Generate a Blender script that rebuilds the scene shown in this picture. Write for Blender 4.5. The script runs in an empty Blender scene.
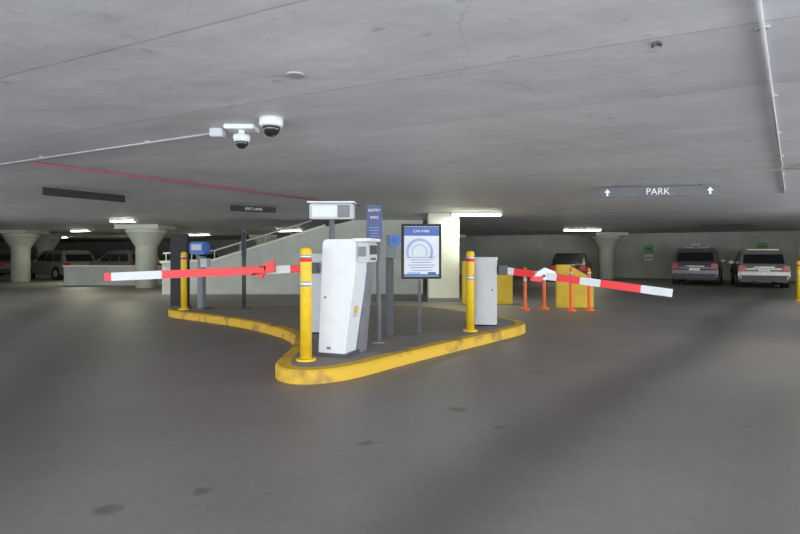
import bpy, bmesh, math, random
from mathutils import Matrix, Vector, Euler
random.seed(3)
S=bpy.context.scene
S.view_settings.view_transform='Standard'
R=math.radians
H=2.6
# ---------------- materials ----------------
def pm(name,col,rough=.6,metal=0,var=.12,scale=6,bump=0.0,emit=0,col2=None,thr=None):
    m=bpy.data.materials.new(name); m.use_nodes=True
    nt=m.node_tree; b=nt.nodes['Principled BSDF']
    b.inputs['Roughness'].default_value=rough; b.inputs['Metallic'].default_value=metal
    tc=nt.nodes.new('ShaderNodeTexCoord'); n=nt.nodes.new('ShaderNodeTexNoise')
    n.inputs['Scale'].default_value=scale; n.inputs['Detail'].default_value=8
    nt.links.new(tc.outputs['Object'],n.inputs['Vector'])
    r=nt.nodes.new('ShaderNodeValToRGB'); nt.links.new(n.outputs['Fac'],r.inputs['Fac'])
    c=Vector(col)
    r.color_ramp.elements[0].position=.3; r.color_ramp.elements[1].position=.7
    r.color_ramp.elements[0].color=(*(c*(1-var)),1); r.color_ramp.elements[1].color=(*[min(1,x) for x in c*(1+var)],1)
    if col2:
        r.color_ramp.elements[0].color=(*col2,1); r.color_ramp.elements[0].position=thr-.08
        r.color_ramp.elements[1].color=(*col,1); r.color_ramp.elements[1].position=thr+.08
    nt.links.new(r.outputs['Color'],b.inputs['Base Color'])
    if bump:
        bp=nt.nodes.new('ShaderNodeBump'); bp.inputs['Strength'].default_value=bump; bp.inputs['Distance'].default_value=.02
        nt.links.new(n.outputs['Fac'],bp.inputs['Height']); nt.links.new(bp.outputs['Normal'],b.inputs['Normal'])
    if emit:
        b.inputs['Emission Color'].default_value=(*col,1); b.inputs['Emission Strength'].default_value=emit
    return m
M={}
M['yellow']=pm('yellow_paint',(.78,.52,.02),.5,var=.10,scale=9)
M['yellowwall']=pm('yellow_wall_paint',(.62,.43,.03),.7,var=.10,scale=5)
M['kerb']=pm('worn_yellow_kerb',(.66,.41,.03),.75,scale=3.2,bump=.3,col2=(.30,.19,.06),thr=.40)
M['isl']=pm('island_concrete',(.24,.22,.205),.85,scale=4,bump=.2)
M['white']=pm('white_enamel',(.70,.74,.77),.4,var=.04)
M['lgrey']=pm('light_grey_metal',(.50,.52,.54),.45,var=.05)
M['grey']=pm('grey_metal',(.18,.19,.21),.5)
M['dgrey']=pm('dark_grey_metal',(.06,.065,.075),.5)
M['black']=pm('black_plastic',(.010,.010,.012),.6)
M['red']=pm('red_paint',(.85,.02,.025),.4,var=.06)
M['pinkpipe']=pm('red_pipe',(.30,.07,.10),.5)
M['orange']=pm('orange_plastic',(.85,.15,.03),.5)
M['blue']=pm('blue_plastic',(.03,.15,.48),.4)
M['navy']=pm('navy_sign',(.04,.07,.20),.45)
M['paper']=pm('poster_paper',(.72,.77,.82),.6,var=.03)
M['pblue']=pm('poster_blue',(.06,.14,.42),.5)
M['ring']=pm('poster_ring',(.35,.47,.70),.6)
M['txt']=pm('white_text',(.85,.85,.85),.5,var=.02)
M['green']=pm('green_sign',(.15,.42,.12),.5)
M['cwall']=pm('painted_concrete_wall',(.52,.54,.48),.8,scale=1.5,bump=.1)
M['ccol']=pm('column_paint',(.66,.69,.58),.7,scale=2,var=.08)
M['conduit']=pm('conduit_paint',(.38,.38,.39),.6)
M['tube']=pm('tube_glow',(1,.97,.80),.5,var=0,emit=12)
M['sil']=pm('silver_band',(.7,.72,.75),.3,.6)
M['glass']=pm('car_glass',(.015,.018,.022),.1)
M['tyre']=pm('tyre_rubber',(.015,.015,.015),.9)
M['tail']=pm('tail_lamp',(.45,.01,.01),.25)
M['signgrey']=pm('sign_grey',(.12,.13,.145),.6)
M['carg']=pm('car_paint_grey',(.17,.145,.16),.3,.4)
M['cars']=pm('car_paint_silver',(.32,.31,.29),.3,.4)
M['cark']=pm('car_paint_black',(.02,.02,.025),.3,.3)
M['stain']=pm('dirt_stain',(.10,.095,.09),.9)
M['dome']=pm('dome_smoke',(.02,.02,.02),.15)

# ---------------- mesh builder ----------------
class B:
    def __init__(s,name,loc=(0,0,0),yaw=0):
        s.name=name; s.bm=bmesh.new(); s.mats=[]; s.loc=loc; s.yaw=yaw
    def mi(s,k):
        m=M[k] if isinstance(k,str) else k
        if m not in s.mats: s.mats.append(m)
        return s.mats.index(m)
    def merge(s,t,k,M4=None,smooth=False,bevel=0,seg=2):
        if bevel: bmesh.ops.bevel(t,geom=t.edges[:],offset=bevel,segments=seg,affect='EDGES',clamp_overlap=True)
        bmesh.ops.recalc_face_normals(t,faces=t.faces[:])
        i=s.mi(k)
        for f in t.faces: f.material_index=i; f.smooth=smooth
        if M4 is not None: t.transform(M4)
        me=bpy.data.meshes.new('t'); t.to_mesh(me); t.free(); s.bm.from_mesh(me); bpy.data.meshes.remove(me)
    def box(s,c,sz,k,bevel=0,rot=(0,0,0)):
        t=bmesh.new(); bmesh.ops.create_cube(t,size=1)
        t.transform(Matrix.Diagonal((*sz,1)))
        s.merge(t,k,Matrix.Translation(c)@Euler(rot).to_matrix().to_4x4(),bevel=bevel)
    def cyl(s,c,r,h,k,r2=None,rot=(0,0,0),seg=24,bevel=0):
        t=bmesh.new(); bmesh.ops.create_cone(t,cap_ends=True,segments=seg,radius1=r,radius2=r if r2 is None else r2,depth=h)
        s.merge(t,k,Matrix.Translation(c)@Euler(rot).to_matrix().to_4x4(),smooth=False)
    def rod(s,a,b,r,k,seg=12):
        a=Vector(a);b=Vector(b);d=b-a
        t=bmesh.new(); bmesh.ops.create_cone(t,cap_ends=True,segments=seg,radius1=r,radius2=r,depth=d.length)
        s.merge(t,k,Matrix.Translation((a+b)/2)@d.to_track_quat('Z','Y').to_matrix().to_4x4(),smooth=True)
    def sph(s,c,r,k,sc=(1,1,1)):
        t=bmesh.new(); bmesh.ops.create_uvsphere(t,u_segments=20,v_segments=12,radius=r)
        s.merge(t,k,Matrix.Translation(c)@Matrix.Diagonal((*sc,1)),smooth=True)
    def lathe(s,prof,k,c=(0,0,0),seg=32):
        t=bmesh.new(); rings=[]
        for r,z in prof:
            rings.append([t.verts.new((r*math.cos(2*math.pi*i/seg),r*math.sin(2*math.pi*i/seg),z)) for i in range(seg)])
        for a,b in zip(rings,rings[1:]):
            for i in range(seg): t.faces.new((a[i],a[(i+1)%seg],b[(i+1)%seg],b[i]))
        t.faces.new(rings[0][::-1]); t.faces.new(rings[-1])
        s.merge(t,k,Matrix.Translation(c),smooth=True)
    def prism(s,pts,d0,d1,k,plane='xz',bevel=0,M4=None):
        t=bmesh.new()
        def P(a,b,d): return {'xz':(a,d,b),'yz':(d,a,b),'xy':(a,b,d)}[plane]
        A=[t.verts.new(P(a,b,d0)) for a,b in pts]; Bv=[t.verts.new(P(a,b,d1)) for a,b in pts]
        t.faces.new(A); t.faces.new(Bv[::-1]); n=len(pts)
        for i in range(n): t.faces.new((A[i],Bv[i],Bv[(i+1)%n],A[(i+1)%n]))
        s.merge(t,k,M4,bevel=bevel)
    def quad(s,vs,k,th=.0):
        t=bmesh.new(); t.faces.new([t.verts.new(v) for v in vs]); s.merge(t,k)
    def hull(s,bot,top,k,bevel=0):
        t=bmesh.new(); A=[t.verts.new(v) for v in bot]; C=[t.verts.new(v) for v in top]; n=len(A)
        t.faces.new(A[::-1]); t.faces.new(C)
        for i in range(n): t.faces.new((A[i],A[(i+1)%n],C[(i+1)%n],C[i]))
        s.merge(t,k,bevel=bevel)
    def done(s):
        me=bpy.data.meshes.new(s.name); s.bm.to_mesh(me); s.bm.free()
        for m in s.mats: me.materials.append(m)
        o=bpy.data.objects.new(s.name,me); S.collection.objects.link(o)
        o.location=s.loc; o.rotation_euler=(0,0,s.yaw)
        return o
def text(parent,body,size,loc,k='txt',rot=(R(90),0,0),name='lettering'):
    c=bpy.data.curves.new(name,'FONT'); c.body=body; c.size=size; c.align_x='CENTER'; c.align_y='CENTER'; c.extrude=.001
    c.materials.append(M[k]); o=bpy.data.objects.new(name,c); S.collection.objects.link(o)
    o.parent=parent; o.location=loc; o.rotation_euler=rot; return o

# ---------------- room shell ----------------
def floor_mat():
    m=bpy.data.materials.new('garage_floor'); m.use_nodes=True; nt=m.node_tree; b=nt.nodes['Principled BSDF']; L=nt.links.new
    tc=nt.nodes.new('ShaderNodeTexCoord')
    def noise(sc,det=6,vec=None):
        n=nt.nodes.new('ShaderNodeTexNoise'); n.inputs['Scale'].default_value=sc; n.inputs['Detail'].default_value=det
        L(vec or tc.outputs['Object'],n.inputs['Vector']); return n
    def mth(op,a,b2=None,c=None):
        n=nt.nodes.new('ShaderNodeMath'); n.operation=op
        for i,v in enumerate((a,b2,c)):
            if v is None: continue
            if isinstance(v,(int,float)): n.inputs[i].default_value=v
            else: L(v,n.inputs[i])
        return n.outputs[0]
    n1=noise(.35,4); n2=noise(14,8); n3=noise(120,3); n5=noise(1.6,7)
    r=nt.nodes.new('ShaderNodeValToRGB'); L(n1.outputs['Fac'],r.inputs['Fac'])
    r.color_ramp.elements[0].position=.3; r.color_ramp.elements[0].color=(.175,.162,.158,1)
    r.color_ramp.elements[1].position=.72; r.color_ramp.elements[1].color=(.235,.218,.212,1)
    fac=mth('MULTIPLY_ADD',n2.outputs['Fac'],.3,.85)
    fac=mth('MULTIPLY',fac,mth('MULTIPLY_ADD',n3.outputs['Fac'],.4,.8))
    fac=mth('MULTIPLY',fac,mth('MULTIPLY_ADD',n5.outputs['Fac'],.3,.85))
    sx=nt.nodes.new('ShaderNodeSeparateXYZ'); L(tc.outputs['Object'],sx.inputs[0])
    wob=mth('MULTIPLY_ADD',noise(.2,1).outputs['Fac'],1.0,-.5)
    def track(px,py,dx,dy,w,amt):
        l=math.hypot(dx,dy); nx,ny=dy/l,-dx/l
        d=mth('ADD',mth('MULTIPLY',sx.outputs[0],nx),mth('MULTIPLY_ADD',sx.outputs[1],ny,-(px*nx+py*ny)))
        d=mth('ABSOLUTE',mth('ADD',d,wob))
        mr=nt.nodes.new('ShaderNodeMapRange'); mr.interpolation_type='SMOOTHSTEP'
        L(d,mr.inputs[0]); mr.inputs[1].default_value=0; mr.inputs[2].default_value=w; mr.inputs[3].default_value=1-amt; mr.inputs[4].default_value=1
        return mr.outputs[0]
    for a in [(.2,2.9,8.5,10.6,.6,.38),(1.9,2.6,8.5,10.6,.6,.30),(-3.4,4.5,-3,7,1.0,.38),(-5.2,4.5,-3,7,1.0,.38)]:
        fac=mth('MULTIPLY',fac,track(*a))
    wn=mth('MULTIPLY_ADD',noise(9,4).outputs['Fac'],.14,-.07)
    for x,y,rr,amt in [(-1.61,2.92,.07,.4),(.51,4.8,.08,.45),(-1.16,3.16,.055,.4),(-.26,3.95,.06,.35),(-3.8,3.6,.05,.3),(1.6,6.3,.09,.3),(.8,4.3,.05,.3)]:
        v=nt.nodes.new('ShaderNodeVectorMath'); v.operation='DISTANCE'; L(tc.outputs['Object'],v.inputs[0]); v.inputs[1].default_value=(x,y,0)
        d=mth('ADD',v.outputs['Value'],wn)
        mr=nt.nodes.new('ShaderNodeMapRange'); mr.interpolation_type='SMOOTHSTEP'; L(d,mr.inputs[0])
        mr.inputs[1].default_value=rr*.5; mr.inputs[2].default_value=rr*1.3; mr.inputs[3].default_value=1-amt; mr.inputs[4].default_value=1
        fac=mth('MULTIPLY',fac,mr.outputs[0])
    mx=nt.nodes.new('ShaderNodeVectorMath'); mx.operation='SCALE'; L(r.outputs['Color'],mx.inputs[0]); L(fac,mx.inputs['Scale'])
    L(mx.outputs[0],b.inputs['Base Color'])
    b.inputs['Roughness'].default_value=.5
    bp=nt.nodes.new('ShaderNodeBump'); bp.inputs['Strength'].default_value=.15; bp.inputs['Distance'].default_value=.01
    L(n3.outputs['Fac'],bp.inputs['Height']); L(bp.outputs[0],b.inputs['Normal'])
    return m
def ceil_mat():
    m=bpy.data.materials.new('ceiling_painted_concrete'); m.use_nodes=True; nt=m.node_tree; b=nt.nodes['Principled BSDF']; L=nt.links.new
    tc=nt.nodes.new('ShaderNodeTexCoord')
    mp=nt.nodes.new('ShaderNodeMapping'); mp.inputs['Rotation'].default_value=(0,0,R(26)); mp.inputs['Location'].default_value=(100,.35,0); L(tc.outputs['Object'],mp.inputs['Vector'])
    wv=nt.nodes.new('ShaderNodeTexNoise'); wv.inputs['Scale'].default_value=1.2; wv.inputs['Detail'].default_value=4; L(mp.outputs[0],wv.inputs['Vector'])
    wsc=nt.nodes.new('ShaderNodeVectorMath'); wsc.operation='SCALE'; L(wv.outputs['Color'],wsc.inputs[0]); wsc.inputs['Scale'].default_value=.035
    wad=nt.nodes.new('ShaderNodeVectorMath'); L(mp.outputs[0],wad.inputs[0]); L(wsc.outputs[0],wad.inputs[1])
    br=nt.nodes.new('ShaderNodeTexBrick'); L(wad.outputs[0],br.inputs['Vector'])
    br.inputs['Scale'].default_value=1; br.inputs['Brick Width'].default_value=400; br.inputs['Row Height'].default_value=1.22
    br.inputs['Mortar Size'].default_value=.009; br.inputs['Mortar Smooth'].default_value=.6
    br.inputs['Color1'].default_value=(.65,.665,.695,1); br.inputs['Color2'].default_value=(.71,.725,.755,1); br.inputs['Mortar'].default_value=(.46,.47,.49,1)
    mp2=nt.nodes.new('ShaderNodeMapping'); mp2.inputs['Scale'].default_value=(.5,1.6,1); L(mp.outputs[0],mp2.inputs['Vector'])
    def NZ(sc,det,vec,rough=.5):
        n=nt.nodes.new('ShaderNodeTexNoise'); n.inputs['Scale'].default_value=sc; n.inputs['Detail'].default_value=det; n.inputs['Roughness'].default_value=rough; L(vec,n.inputs['Vector']); return n
    n=NZ(1.4,9,mp2.outputs[0],.65); n2=NZ(.5,5,tc.outputs['Object']); n6=NZ(5,8,tc.outputs['Object']); nm=NZ(.6,2,tc.outputs['Object'])
    def MR(src,a,b_,c,d):
        mr=nt.nodes.new('ShaderNodeMapRange'); L(src,mr.inputs[0])
        for i,v in enumerate((a,b_,c,d)): mr.inputs[i+1].default_value=v
        return mr.outputs[0]
    def MT(op,a,b_):
        mu=nt.nodes.new('ShaderNodeMath'); mu.operation=op
        for i,v in enumerate((a,b_)):
            if isinstance(v,(int,float)): mu.inputs[i].default_value=v
            else: L(v,mu.inputs[i])
        return mu.outputs[0]
    # hairline cracks
    w2=NZ(2.5,6,tc.outputs['Object']); ws2=nt.nodes.new('ShaderNodeVectorMath'); ws2.operation='SCALE'; L(w2.outputs['Color'],ws2.inputs[0]); ws2.inputs['Scale'].default_value=.35
    wa2=nt.nodes.new('ShaderNodeVectorMath'); L(mp.outputs[0],wa2.inputs[0]); L(ws2.outputs[0],wa2.inputs[1])
    vo=nt.nodes.new('ShaderNodeTexVoronoi'); vo.voronoi_dimensions='2D'; vo.feature='DISTANCE_TO_EDGE'; vo.inputs['Scale'].default_value=.45; L(wa2.outputs[0],vo.inputs['Vector'])
    line=MR(vo.outputs['Distance'],.0,.004,1,0); mask=MR(nm.outputs['Fac'],.46,.58,0,.28)
    crack=MT('SUBTRACT',1.0,MT('MULTIPLY',line,mask))
    fac=MT('MULTIPLY',MT('MULTIPLY',MR(n.outputs['Fac'],.3,.7,.88,1.05),MR(n2.outputs['Fac'],.3,.7,.88,1.05)),MR(n6.outputs['Fac'],.26,.36,.74,1))
    fac=MT('MULTIPLY',fac,crack)
    sc=nt.nodes.new('ShaderNodeVectorMath'); sc.operation='SCALE'; L(br.outputs['Color'],sc.inputs[0]); L(fac,sc.inputs['Scale'])
    L(sc.outputs[0],b.inputs['Base Color']); b.inputs['Roughness'].default_value=.5
    n4=NZ(3,6,mp.outputs[0])
    bp=nt.nodes.new('ShaderNodeBump'); bp.inputs['Strength'].default_value=.45; bp.inputs['Distance'].default_value=.025
    L(n4.outputs['Fac'],bp.inputs['Height']); L(bp.outputs[0],b.inputs['Normal'])
    return m
X0,X1,Y0,Y1=-42,30,-4,60
f=B('floor'); f.box(((X0+X1)/2,(Y0+Y1)/2,-.1),(X1-X0,Y1-Y0,.2),floor_mat()); f.done()
c=B('ceiling'); c.box(((X0+X1)/2,(Y0+Y1)/2,H+.15),(X1-X0,Y1-Y0,.3),ceil_mat()); c.done()
def wall(name,a,b,th=.25,k='cwall',h=H):
    a=Vector(a);b_=Vector(b);d=b_-a; w=B(name,((a.x+b_.x)/2,(a.y+b_.y)/2,h/2),math.atan2(d.y,d.x)); w.box((0,0,0),(d.length,th,h),k); return w.done()
wall('wall_back',(-40,58.5),(22.5,27.0))
wall('wall_right',(22.4,27),(15.6,15.2))
wall('wall_left',(-40,-3),(-40,58.5))

# mushroom columns
def column(x,y,r=.42,cap=.8):
    o=B('concrete_column',(x,y,0))
    o.lathe([(r,0),(r,1.72),(r+.03,1.74),(cap*.95,2.28),(cap,2.30),(cap,2.42)],'ccol')
    o.box((0,0,2.505),(cap*2.2,cap*2.2,.17),'ccol'); o.done()
for x,y in [(-10.6,22.3),(-19.2,27),(-20.6,31),(11.6,30.0),(-8.5,34),(-29,30),(3.2,34)]: column(x,y)
o=B('concrete_pier',(1.28,15.9,0)); o.box((0,0,1.3),(.9,.7,2.59),'ccol',bevel=.02); o.box((0,0,.06),(.94,.74,.12),'isl'); o.done()

# ramp wall with handrail
o=B('ramp_parapet',(0,0,0))
o.prism([(-8.3,0),(.8,0),(.8,2.59),(-1.6,2.59),(-2.6,2.35),(-6.5,1.15),(-8.3,1.08)],18.6,18.85,'cwall')
o.prism([(-8.35,1.08),(-6.48,1.15),(-2.58,2.35),(-2.62,2.43),(-6.5,1.23),(-8.35,1.16)],18.55,18.9,'ccol')
o.prism([(-8.3,0),(.8,0),(.8,2.2),(-2.6,1.5),(-6.5,.25),(-8.3,.02)],18.85,22.5,'isl')
for a,b in [((-8.3,1.42),(-6.5,1.52)),((-6.5,1.52),(-3.1,2.57))]:
    o.rod((a[0],18.7,a[1]),(b[0],18.7,b[1]),.03,'lgrey')
for x,z in [(-8.2,1.08),(-7.3,1.11),(-6.5,1.15),(-5.6,1.4),(-4.7,1.7),(-3.8,1.97)]:
    o.rod((x,18.7,z),(x,18.7,z+.36),.02,'lgrey')
o.done()
o=B('low_concrete_wall',(0,0,0)); o.box((-12.3,23.9,.42),(5.4,.2,.84),'cwall'); o.box((-12.3,23.9,.86),(5.5,.3,.06),'ccol'); o.done()
# yellow low barriers
o=B('yellow_barrier_wall',(0,0,0))
o.prism([(1.75,0),(3.15,0),(3.15,.85),(2.75,.85),(2.4,1.2),(1.75,1.2)],14.9,15.1,'yellowwall',bevel=.01)
o.done()
o=B('yellow_barrier_wall',(0,0,0))
o.prism([(4.1,0),(5.05,0),(5.05,.75),(4.4,1.12),(4.1,1.12)],13.9,14.05,'yellowwall',bevel=.01); o.done()

# ---------------- kerb island ----------------
pts=[(-5.25,11.9),(-4.17,11.1),(-2.93,10.1),(-2.02,9.0),(-1.60,8.2),(-1.46,7.2),(-1.47,6.35),(-1.40,5.95),(-1.18,5.72),(-.86,5.72),(-.5,5.98),(0,6.66),(.71,7.54),(1.41,8.38),(2.1,9.2),(2.32,9.7),(2.2,10.4),(1.6,11.6),(.5,13.2),(-1,13.4),(-4.6,13.0),(-5.3,12.5)]
def chaikin(p):
    q=[]
    for i in range(len(p)):
        a,b=p[i],p[(i+1)%len(p)]
        q+=[(a[0]*.75+b[0]*.25,a[1]*.75+b[1]*.25),(a[0]*.25+b[0]*.75,a[1]*.25+b[1]*.75)]
    return q
pts=chaikin(chaikin(pts))
t=bmesh.new()
lo=[t.verts.new((x,y,0)) for x,y in pts]; hi=[t.verts.new((x,y,.125)) for x,y in pts]
n=len(pts)
for i in range(n): fc=t.faces.new((lo[i],lo[(i+1)%n],hi[(i+1)%n],hi[i])); fc.smooth=True
top=t.faces.new(hi)
bmesh.ops.recalc_face_normals(t,faces=t.faces[:])
bmesh.ops.inset_region(t,faces=[top],thickness=.025,depth=.025,use_even_offset=True)
bmesh.ops.inset_region(t,faces=[top],thickness=.15,depth=0,use_even_offset=True)
top.material_index=1
me=bpy.data.meshes.new('kerb_island'); t.to_mesh(me); t.free(); me.materials.append(M['kerb']); me.materials.append(M['isl'])
S.collection.objects.link(bpy.data.objects.new('kerb_island',me))
K=.15
# ---------------- bollards ----------------
def bollard(x,y,z=K,h=1.33,r=.068):
    o=B('yellow_bollard',(x,y,z))
    o.lathe([(r,0),(r,h-.04),(r*.85,h-.012),(r*.4,h)],'yellow')
    o.lathe([(r+.003,h-.17),(r+.003,h-.13)],'red'); o.lathe([(r+.003,h-.13),(r+.003,h-.09)],'sil')
    o.lathe([(r+.003,h-.46),(r+.003,h-.40)],'sil')
    o.cyl((0,0,.012),r+.05,.024,'yellow'); o.done()
bollard(-1.107,6.28); bollard(1.14,8.65,h=1.30); bollard(-4.86,12.0,h=1.3); bollard(12.0,16,z=0,h=1.2,r=.09)

# ---------------- entry terminal ----------------
o=B('parking_ticket_terminal',(-.78,6.72,K),R(-21))
prof=[(-.17,0.0),(.19,0.0),(.30,.75),(.34,1.05),(.34,1.40),(.30,1.43),(-.08,1.43),(-.11,1.39)]
o.prism(prof,-.21,.12,'white',bevel=.012)
o.prism([(-.15,.04),(.165,.04),(.27,.75),(.31,1.05),(.31,1.38),(-.06,1.40),(-.09,1.37)],-.222,-.205,'white',bevel=.005)
o.prism([(-.10,0.0),(.26,0.0),(.32,.7),(.36,1.05),(.36,1.30),(-.06,1.30)],.12,.30,'grey',bevel=.01)
o.box((.03,-.0,.02),(.42,.5,.04),'dgrey')
o.box((.41,-.02,1.27),(.16,.28,.24),'lgrey',bevel=.015)
o.box((.493,-.02,1.30),(.012,.20,.11),'dgrey'); o.box((.495,-.02,1.19),(.016,.12,.02),'black')
o.box((.41,-.165,1.28),(.10,.012,.12),'grey',bevel=.003)
o.box((.40,-.02,1.42),(.24,.34,.04),'white',bevel=.01)
o.box((.265,-.05,.55),(.012,.12,.16),'lgrey',rot=(0,R(8),0)); o.box((.282,-.05,.57),(.006,.07,.07),'yellow',rot=(0,R(8),0))
o.box((-.01,-.225,.10),(.05,.006,.03),'grey'); o.cyl((-.06,-.226,.72),.014,.012,'grey',rot=(R(90),0,0))
o.done()
# overhead display box on mast
o=B('lane_display_unit',(-.98,7.35,K))
o.rod((0.04,0,0),(0.04,0,1.75),.04,'grey'); o.box((0.04,0,.01),(.16,.16,.02),'grey')
o.box((.05,0,1.83),(.60,.26,.21),'lgrey',bevel=.015); o.box((-.04,-.135,1.83),(.34,.012,.15),'white'); o.box((.22,-.135,1.83),(.16,.012,.17),'grey')
o.box((.05,-.02,1.95),(.64,.34,.02),'white'); o.done()
# narrow blue tariff sign on post
o=B('tariff_sign',(-.36,7.5,K))
o.rod((.06,.03,0),(.06,.03,1.95),.035,'grey'); o.box((.06,.03,.01),(.16,.16,.02),'grey'); o.box((0,-.02,1.70),(.22,.02,.47),'navy')
for i in range(6): o.box((0,-.032,1.62-.04*i),(.14-.02*(i%3),.004,.006),'ring')
p=o.done(); text(p,'ENTRY',.055,(0,-.034,1.86)); text(p,'INFO',.05,(0,-.034,1.76))
# intercom column behind terminal
o=B('intercom_post',(-.16,8.3,K)); 
o.box((0,0,.6),(.12,.14,1.2),'dgrey',bevel=.01); o.box((0.02,0,1.36),(.14,.16,.36),'grey',bevel=.01); o.cyl((.08,-.11,1.46),.10,.03,'blue',rot=(R(90),0,0)); o.cyl((.08,-.128,1.46),.05,.008,'pblue',rot=(R(90),0,0)); o.done()

# ---------------- framed notice ----------------
o=B('framed_notice_board',(.33,8.25,K),R(4))
o.box((-.03,0,.42),(.045,.045,.84),'dgrey'); o.box((-.03,0,.01),(.16,.16,.02),'dgrey')
o.box((0,0,1.29),(.62,.05,.85),'black',bevel=.008); o.box((0,-.027,1.29),(.54,.008,.77),'paper')
o.box((0,-.032,1.60),(.54,.004,.14),'pblue'); o.box((0,-.032,.925),(.54,.004,.03),'pblue')
def ring(cx,cz,r1,r2,k,y=-.035,a0=0,a1=360):
    t=bmesh.new(); seg=40; v=[]
    for i in range(seg+1):
        a=R(a0+(a1-a0)*i/seg); v.append((t.verts.new((cx+r1*math.cos(a),y,cz+r1*math.sin(a))),t.verts.new((cx+r2*math.cos(a),y,cz+r2*math.sin(a)))))
    for a,b in zip(v,v[1:]): t.faces.new((a[0],b[0],b[1],a[1]))
    o.merge(t,k)
ring(-.03,1.28,.21,.17,'ring',a0=-30,a1=210); ring(-.03,1.28,.12,.105,'ring',a0=-30,a1=210)
for i in range(6): o.box((.0,-.034,1.20-.04*i),(.42-.06*(i%3),.003,.008),'pblue')
o.box((-.12,-.036,.955),(.2,.003,.03),'ring'); o.box((.16,-.036,.955),(.12,.003,.03),'dgrey')
p=o.done(); text(p,'CAR PARK',.055,(0,-.037,1.60)); 

# ---------------- barrier gates ----------------
def gate(name,loc,yaw,sz,p0,p1,segs,brk,th=.115):
    o=B(name,loc,yaw); w,d,h=sz
    o.box((0,0,h/2+.03),(w,d,h-.06),'lgrey',bevel=.015); o.box((0,0,h-.01),(w+.03,d+.03,.05),'lgrey',bevel=.01); o.box((0,0,.02),(w+.04,d+.04,.04),'dgrey')
    o.box((0,-d/2-.005,h*.5),(w*.82,.012,h*.75),'lgrey',bevel=.003); o.cyl((w*.3,-d/2-.015,h*.55),.014,.012,'dgrey',rot=(R(90),0,0))
    body=o.done()
    b=B(name+'_boom'); p0=Vector(p0);p1=Vector(p1); D=p1-p0; L=D.length; q=D.to_track_quat('X','Z').to_matrix().to_4x4()
    for a,c,k in segs:
        t=bmesh.new(); bmesh.ops.create_cube(t,size=1); t.transform(Matrix.Diagonal(((c-a)*L,.045,th,1)))
        b.merge(t,k,Matrix.Translation(p0+D*(a+c)/2)@q,bevel=.006)
    hub=p0; b.box(hub,(.16,.16,.16),'dgrey',bevel=.01)
    ob=b.done(); return body,ob,p0,D,q,L
def reparent(child,par):
    child.parent=par; bpy.context.view_layer.update(); child.matrix_parent_inverse=par.matrix_world.inverted()
body,boom,p0,D,q,L=gate('boom_gate',(-1.19,8.25,K),R(-8),(.30,.34,1.24),(-1.30,8.02,1.19),(-4.1,7.4,1.08),
   [(0,.06,'white'),(.06,.12,'red'),(.12,.24,'white'),(.24,.74,'red'),(.74,.97,'white'),(.97,1,'red')],None)
b=B('fold_bracket')
P=p0+D*.27
for dx,z0,ang in [(.05,.02,-35),(-.10,-.0,25)]:
    b.prism([(-.20,-.05),(.16,-.09),(.20,.10),(-.02,.06)],-.035,.035,'red',bevel=.006,M4=Matrix.Translation(P+Vector((dx,-.03,z0)))@Matrix.Rotation(R(ang)*.4,4,'Y'))
b.box(P+Vector((.0,-.04,0)),(.16,.06,.10),'red',bevel=.006)
br=b.done()
reparent(boom,body); reparent(br,body)
body,boom,p0,D,q,L=gate('boom_gate',(1.47,9.15,K),R(-10),(.38,.40,1.18),(1.72,8.95,1.13),(3.83,7.5,.85),
   [(0,.08,'white'),(.08,.22,'red'),(.22,.36,'white'),(.36,.5,'red'),(.5,.62,'white'),(.62,.84,'red'),(.84,1,'white')],None)
b=B('fold_bracket'); P=p0+D*.27
b.prism([(-.17,-.05),(.14,-.09),(.20,.05),(.02,.12),(-.1,.05)],-.04,.04,'white',bevel=.006,M4=Matrix.Translation(P+Vector((0,-.02,.01))))
b.prism([(-.2,-.07),(-.02,-.09),(.02,.0),(-.18,.0)],-.05,.03,'red',bevel=.006,M4=Matrix.Translation(P+Vector((-.02,-.03,-.01))))
b.cyl(P+Vector((0,-.09,0)),.02,.02,'dgrey',rot=(R(90),0,0)); br=b.done(); reparent(boom,body); reparent(br,body)

# ---------------- far end of island ----------------
o=B('payment_terminal',(-4.50,12.1,K),R(-10))
o.box((0,0,.02),(.3,.3,.04),'dgrey'); o.box((0,0,.6),(.13,.16,1.2),'grey',bevel=.01)
o.box((-.02,-.05,1.38),(.40,.26,.28),'blue',bevel=.04); o.box((-.02,-.185,1.40),(.24,.012,.13),'lgrey'); o.box((.1,0,1.05),(.16,.2,.2),'lgrey',bevel=.01); o.done()
o=B('black_panel_cabinet',(-5.12,12.42,K)); o.box((0,0,.86),(.42,.12,1.70),'black',bevel=.02); o.box((0,0,.02),(.46,.2,.04),'dgrey'); o.box((0,-.065,1.2),(.34,.01,.5),'black'); o.done()
o=B('sign_post',(-3.54,12.1,K)); o.rod((0,0,0),(0,0,1.75),.045,'dgrey'); o.box((0,0,.01),(.2,.2,.02),'dgrey'); o.box((0,0,1.5),(.10,.05,.6),'dgrey'); o.done()

for x,y in [(3.12,13.3),(3.65,13.5),(4.2,13.1),(4.68,13.2)]:
    o=B('delineator_post',(x,y,0)); o.lathe([(.13,0),(.13,.03),(.06,.06),(.04,.08),(.04,1.0),(.03,1.06)],'orange')
    o.lathe([(.043,.70),(.043,.80)],'sil'); o.lathe([(.043,.90),(.043,.96)],'sil'); o.done()

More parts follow.
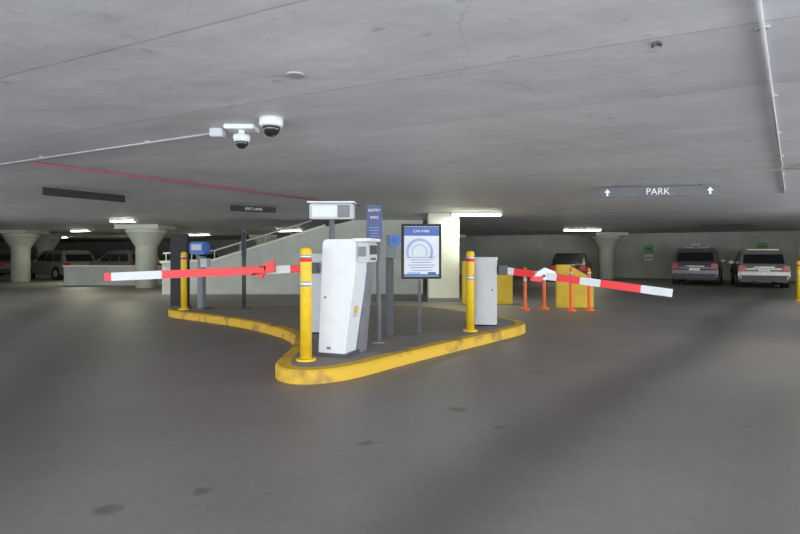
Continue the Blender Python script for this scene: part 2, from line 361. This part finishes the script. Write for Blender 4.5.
# ---------------- cars ----------------
def car(x,y,yaw,paint,h=1.68,L_=4.6,w=1.84):
    o=B('car',(x,y,0),yaw); hw=w/2
    gc=.24; belt=h*.60
    o.prism([(0.05,gc),(0.0,.45),(0.02,.75),(.10,belt-.03),(.25,belt+.02),(L_-1.35,belt),(L_-.45,belt-.14),(L_-.08,belt-.32),(L_,.5),(L_-.08,gc)],-hw,hw,paint,plane='yz',bevel=.07)
    r=hw*.76; y0,y1=.14,L_-1.25; ty0,ty1=.48,L_-2.1
    bot=[(-hw*.94,y0,belt-.02),(hw*.94,y0,belt-.02),(hw*.94,y1,belt-.02),(-hw*.94,y1,belt-.02)]
    top=[(-r,ty0,h),(r,ty0,h),(r,ty1,h),(-r,ty1,h)]
    mid=[tuple(Vector(a)*.32+Vector(b_)*.68+Vector((math.copysign(.05,a[0]),0,0))) for a,b_ in zip(bot,top)]
    o.hull(bot,mid,paint,bevel=.02); o.hull(mid,top,paint,bevel=.05)
    def lerp(a,b,t): return Vector(a)*(1-t)+Vector(b)*t
    def win(b0,b1,t0,t1,off,u0=.07,u1=.93,v0=.12,v1=.98):
        f=lambda u,v: lerp(lerp(b0,b1,u),lerp(t0,t1,u),v)+Vector(off)
        o.quad([f(u0,v0),f(u1,v0),f(u1,v1),f(u0,v1)],'glass')
    win(bot[0],bot[1],mid[0],mid[1],(0,-.014,.004))
    win(bot[3],bot[2],mid[3],mid[2],(0,.014,.004))
    for a,b_,s in [(1,2,1),(0,3,-1)]:
        for u0,u1 in [(.08,.34),(.37,.62),(.65,.90)]: win(bot[a],bot[b_],mid[a],mid[b_],(s*.014,0,.004),u0,u1)
    for s in (-1,1):
        o.box((s*(hw-.15),.05,belt-.17),(.26,.16,.26),'tail',bevel=.03)
        o.box((s*(hw+.08),L_-1.75,belt+.06),(.18,.1,.14),paint,bevel=.03)
        o.box((s*(hw-.25),L_-.12,belt-.36),(.32,.2,.14),'sil',bevel=.03)
        for wy in (.85,L_-.9):
            o.cyl((s*(hw-.10),wy,.33),.40,.235,'black',rot=(0,R(90),0))
            o.cyl((s*(hw-.10),wy,.33),.33,.25,'tyre',rot=(0,R(90),0)); o.cyl((s*(hw-.09),wy,.33),.2,.25,'sil',rot=(0,R(90),0),seg=10)
        o.rod((s*.35,.15,.26),(s*.35,-.02,.26),.035,'dgrey')
    o.box((0,.0,.40),(w*.86,.12,.20),'dgrey',bevel=.03); o.box((0,-.01,.72),(.42,.05,.12),'txt'); o.box((0,.05,.86),(w*.4,.05,.02),'sil')
    o.box((0,ty0-.02,h-.02),(r*1.6,.22,.04),paint,bevel=.01); return o.done()
car(13.2,23.9,R(-33),'carg',1.70); car(14.95,21.9,R(-28),'cars',1.60,4.3,1.8)
car(8.25,26.2,R(-24),'cark',1.45,3.9,1.7)
for x,y,k in [(-17.6,29.5,'cars'),(-13.6,28.8,'carg'),(-23.8,33,'carg'),(-12.0,34,'cars'),(-27,36,'cars'),(-17,35,'cars')]: car(x,y,R(60),k,1.6)

# ---------------- ceiling items ----------------
def batten(x0,y0,x1,y1,pw=40,name='fluorescent_light'):
    a=Vector((x0,y0,0));b_=Vector((x1,y1,0)); d=b_-a; yaw=math.atan2(d.y,d.x); l=d.length
    o=B(name,((x0+x1)/2,(y0+y1)/2,H-.003),yaw)
    o.box((0,0,-.03),(l,.2,.06),'white',bevel=.008)
    for s in (-.05,.05): o.rod((-l/2+.05,s,-.09),(l/2-.05,s,-.09),.026,'tube')
    for s in (-1,1): o.box((s*(l/2-.02),0,-.07),(.04,.2,.09),'white')
    ob=o.done()
    ld=bpy.data.lights.new('tube_light','AREA'); ld.shape='RECTANGLE'; ld.size=l; ld.size_y=.12; ld.energy=pw; ld.color=(1,.99,.74)
    lo=bpy.data.objects.new('tube_light',ld); S.collection.objects.link(lo); lo.parent=ob; lo.location=(0,0,-.13)
batten(1.44,15.2,2.9,15.2,50); batten(7.7,25.2,9.4,24.9,45); batten(-9.9,18.3,-8.9,18,50); batten(5.45,7.2,6.5,6.6,20)
for a in [(-16,26,-14.8,25.5),(-12.5,31.5,-11,31),(-18.5,37.2,-17,36.5),(-6,26,-4.6,25.3),(-23,36,-22,35.4)]: batten(*a,70)
for a in [(17.6,22,18.8,21.3),(12,14,13.2,13.3),(-11,10,-9.7,9.4)]: batten(*a,25)

def hsign(name,a,b,h,k,ztop=H-.02):
    a=Vector((*a,0));b=Vector((*b,0));d=b-a
    o=B(name,((a.x+b.x)/2,(a.y+b.y)/2,ztop-h/2),math.atan2(d.y,d.x)); o.box((0,0,0),(d.length,.04,h),k,bevel=.004)
    for s in (-.35,.35): o.rod((d.length*s,0,h/2),(d.length*s,0,H-(ztop-h/2)),.008,'dgrey')
    return o.done()
p=hsign('park_direction_sign',(3.53,9.5),(5.45,9.1),.17,'signgrey',H-.03)
text(p,'PARK',.16,(0,-.024,0)); 
for s in (-.83,.83):
    o=B('arrow_mark'); 
    o.prism([(s-.018,-.06),(s+.018,-.06),(s+.018,.0),(s+.055,.0),(s,.065),(s-.055,.0),(s-.018,.0)],-.026,-.022,'txt'); q_=o.done(); q_.parent=p
hsign('hanging_sign',(-6.3,9.4),(-5.55,10.75),.14,'black')
p=hsign('hanging_sign',(-4.1,12.9),(-3.15,13.5),.14,'black'); text(p,'EXIT LANE',.09,(0,-.024,0))
hsign('hanging_sign',(12.2,21.6),(13.9,21.2),.13,'black')

o=B('security_camera',(-1.14,4.72,H))
o.lathe([(.105,0),(.105,-.06),(.09,-.075)],'white'); o.sph((0,0,-.085),.078,'dome'); o.done()
o=B('security_camera',(-1.49,5.02,H))
o.box((0,0,-.02),(.28,.2,.04),'white',bevel=.005); o.rod((0,0,-.03),(0,0,-.09),.03,'white'); o.lathe([(.075,-.08),(.08,-.11),(.07,-.145)],'white'); o.sph((0,0,-.15),.06,'dome'); o.done()
o=B('junction_box',(-1.75,5.12,H)); o.box((0,0,-.04),(.13,.10,.08),'lgrey',bevel=.008); o.done()
def pipe(name,pts,r,k):
    o=B(name); z=H-r-.006
    for a,b in zip(pts,pts[1:]): o.rod((*a,z),(*b,z),r,k); o.sph((*b,z),r,k)
    for a,b in zip(pts,pts[1:]):
        n_=max(1,int((Vector(b)-Vector(a)).length/1.5))
        for i in range(n_):
            t_=(i+.5)/n_; x=a[0]+(b[0]-a[0])*t_; y=a[1]+(b[1]-a[1])*t_; o.box((x,y,H-.008),(.05,.05,.014),k)
    o.done()
pipe('electrical_conduit',[(-8.6,8.75),(-5.28,7.03),(-1.8,5.2)],.011,'conduit')
pipe('electrical_conduit',[(1.46,2.2),(5.08,7.1),(7.5,10.4)],.012,'conduit')
pipe('electrical_conduit',[(5.2,7.5),(10,6.4)],.011,'conduit')
pipe('sprinkler_pipe',[(-4.75,6.9),(-.98,13.1)],.016,'pinkpipe')
o=B('ceiling_cover_plate',(-.7,3.57,H)); o.cyl((0,0,-.004),.06,.008,'conduit'); o.done()
o=B('paint_flake',(1.45,3.03,H)); o.prism([(-.02,0),(.02,.01),(.05,.03),(.03,-.02),(.0,-.035)],-.012,-.001,'stain',plane='xy'); o.box((-.01,.0,-.012),(.01,.04,.02),'stain'); o.done()

def wsign(t_,z,w,h,k):
    d=Vector((62.5,-31.5)).normalized(); base=Vector((-40,58.5)); P=base+d*t_
    nrm=Vector((-d.y,d.x))*-1
    o=B('wall_sign',(P.x+nrm.x*.14,P.y+nrm.y*.14,z),math.atan2(d.y,d.x)); o.box((0,0,0),(w,.03,h),k); 
    o.box((0,-.017,0),(w*.7,.004,h*.15),'dgrey'); o.done()
wsign(61.0,1.7,.5,.5,'green'); wsign(61,1.2,.45,.35,'txt'); wsign(63.4,1.8,.4,.4,'txt'); wsign(66.5,1.8,.5,.4,'green'); wsign(68.3,1.5,.4,.5,'txt')

# ---------------- lights: entrance daylight behind, added fill beside the lanes ----------------
w=bpy.data.worlds.new('World'); S.world=w; w.use_nodes=True
w.node_tree.nodes['Background'].inputs[0].default_value=(.85,.92,1,1); w.node_tree.nodes['Background'].inputs[1].default_value=.7
def light_panel(name,a,b,e):
    a=Vector(a);b_=Vector(b);d=b_-a; 
    ld=bpy.data.lights.new(name,'AREA'); ld.shape='RECTANGLE'; ld.size=d.length; ld.size_y=2.3; ld.energy=e; ld.color=(.93,.96,1)
    lo=bpy.data.objects.new(name,ld); S.collection.objects.link(lo); lo.location=((a.x+b_.x)/2,(a.y+b_.y)/2,1.35)
    nrm=Vector((-d.y,d.x,0)).normalized()
    lo.rotation_euler=nrm.to_track_quat('-Z','Y').to_euler()
light_panel('daylight_fill',(-12,-3.7),(8,-3.7),1250)
light_panel('daylight_fill',(8.5,-2.5),(15.5,12.5),950)  # right side: added fill lamp to lift the ceiling, not a real daylight gap
light_panel('daylight_fill',(-17,16),(-12.2,-3),580)  # left side: weaker fill lamp, also added to brighten the ceiling

# ---------------- camera ----------------
cd=bpy.data.cameras.new('camera'); cd.sensor_width=36; cd.lens=24; cd.shift_y=-13/800; cd.clip_end=200
co=bpy.data.objects.new('camera',cd); S.collection.objects.link(co); co.location=(0,0,1.4); co.rotation_euler=(R(90),0,0); S.camera=co
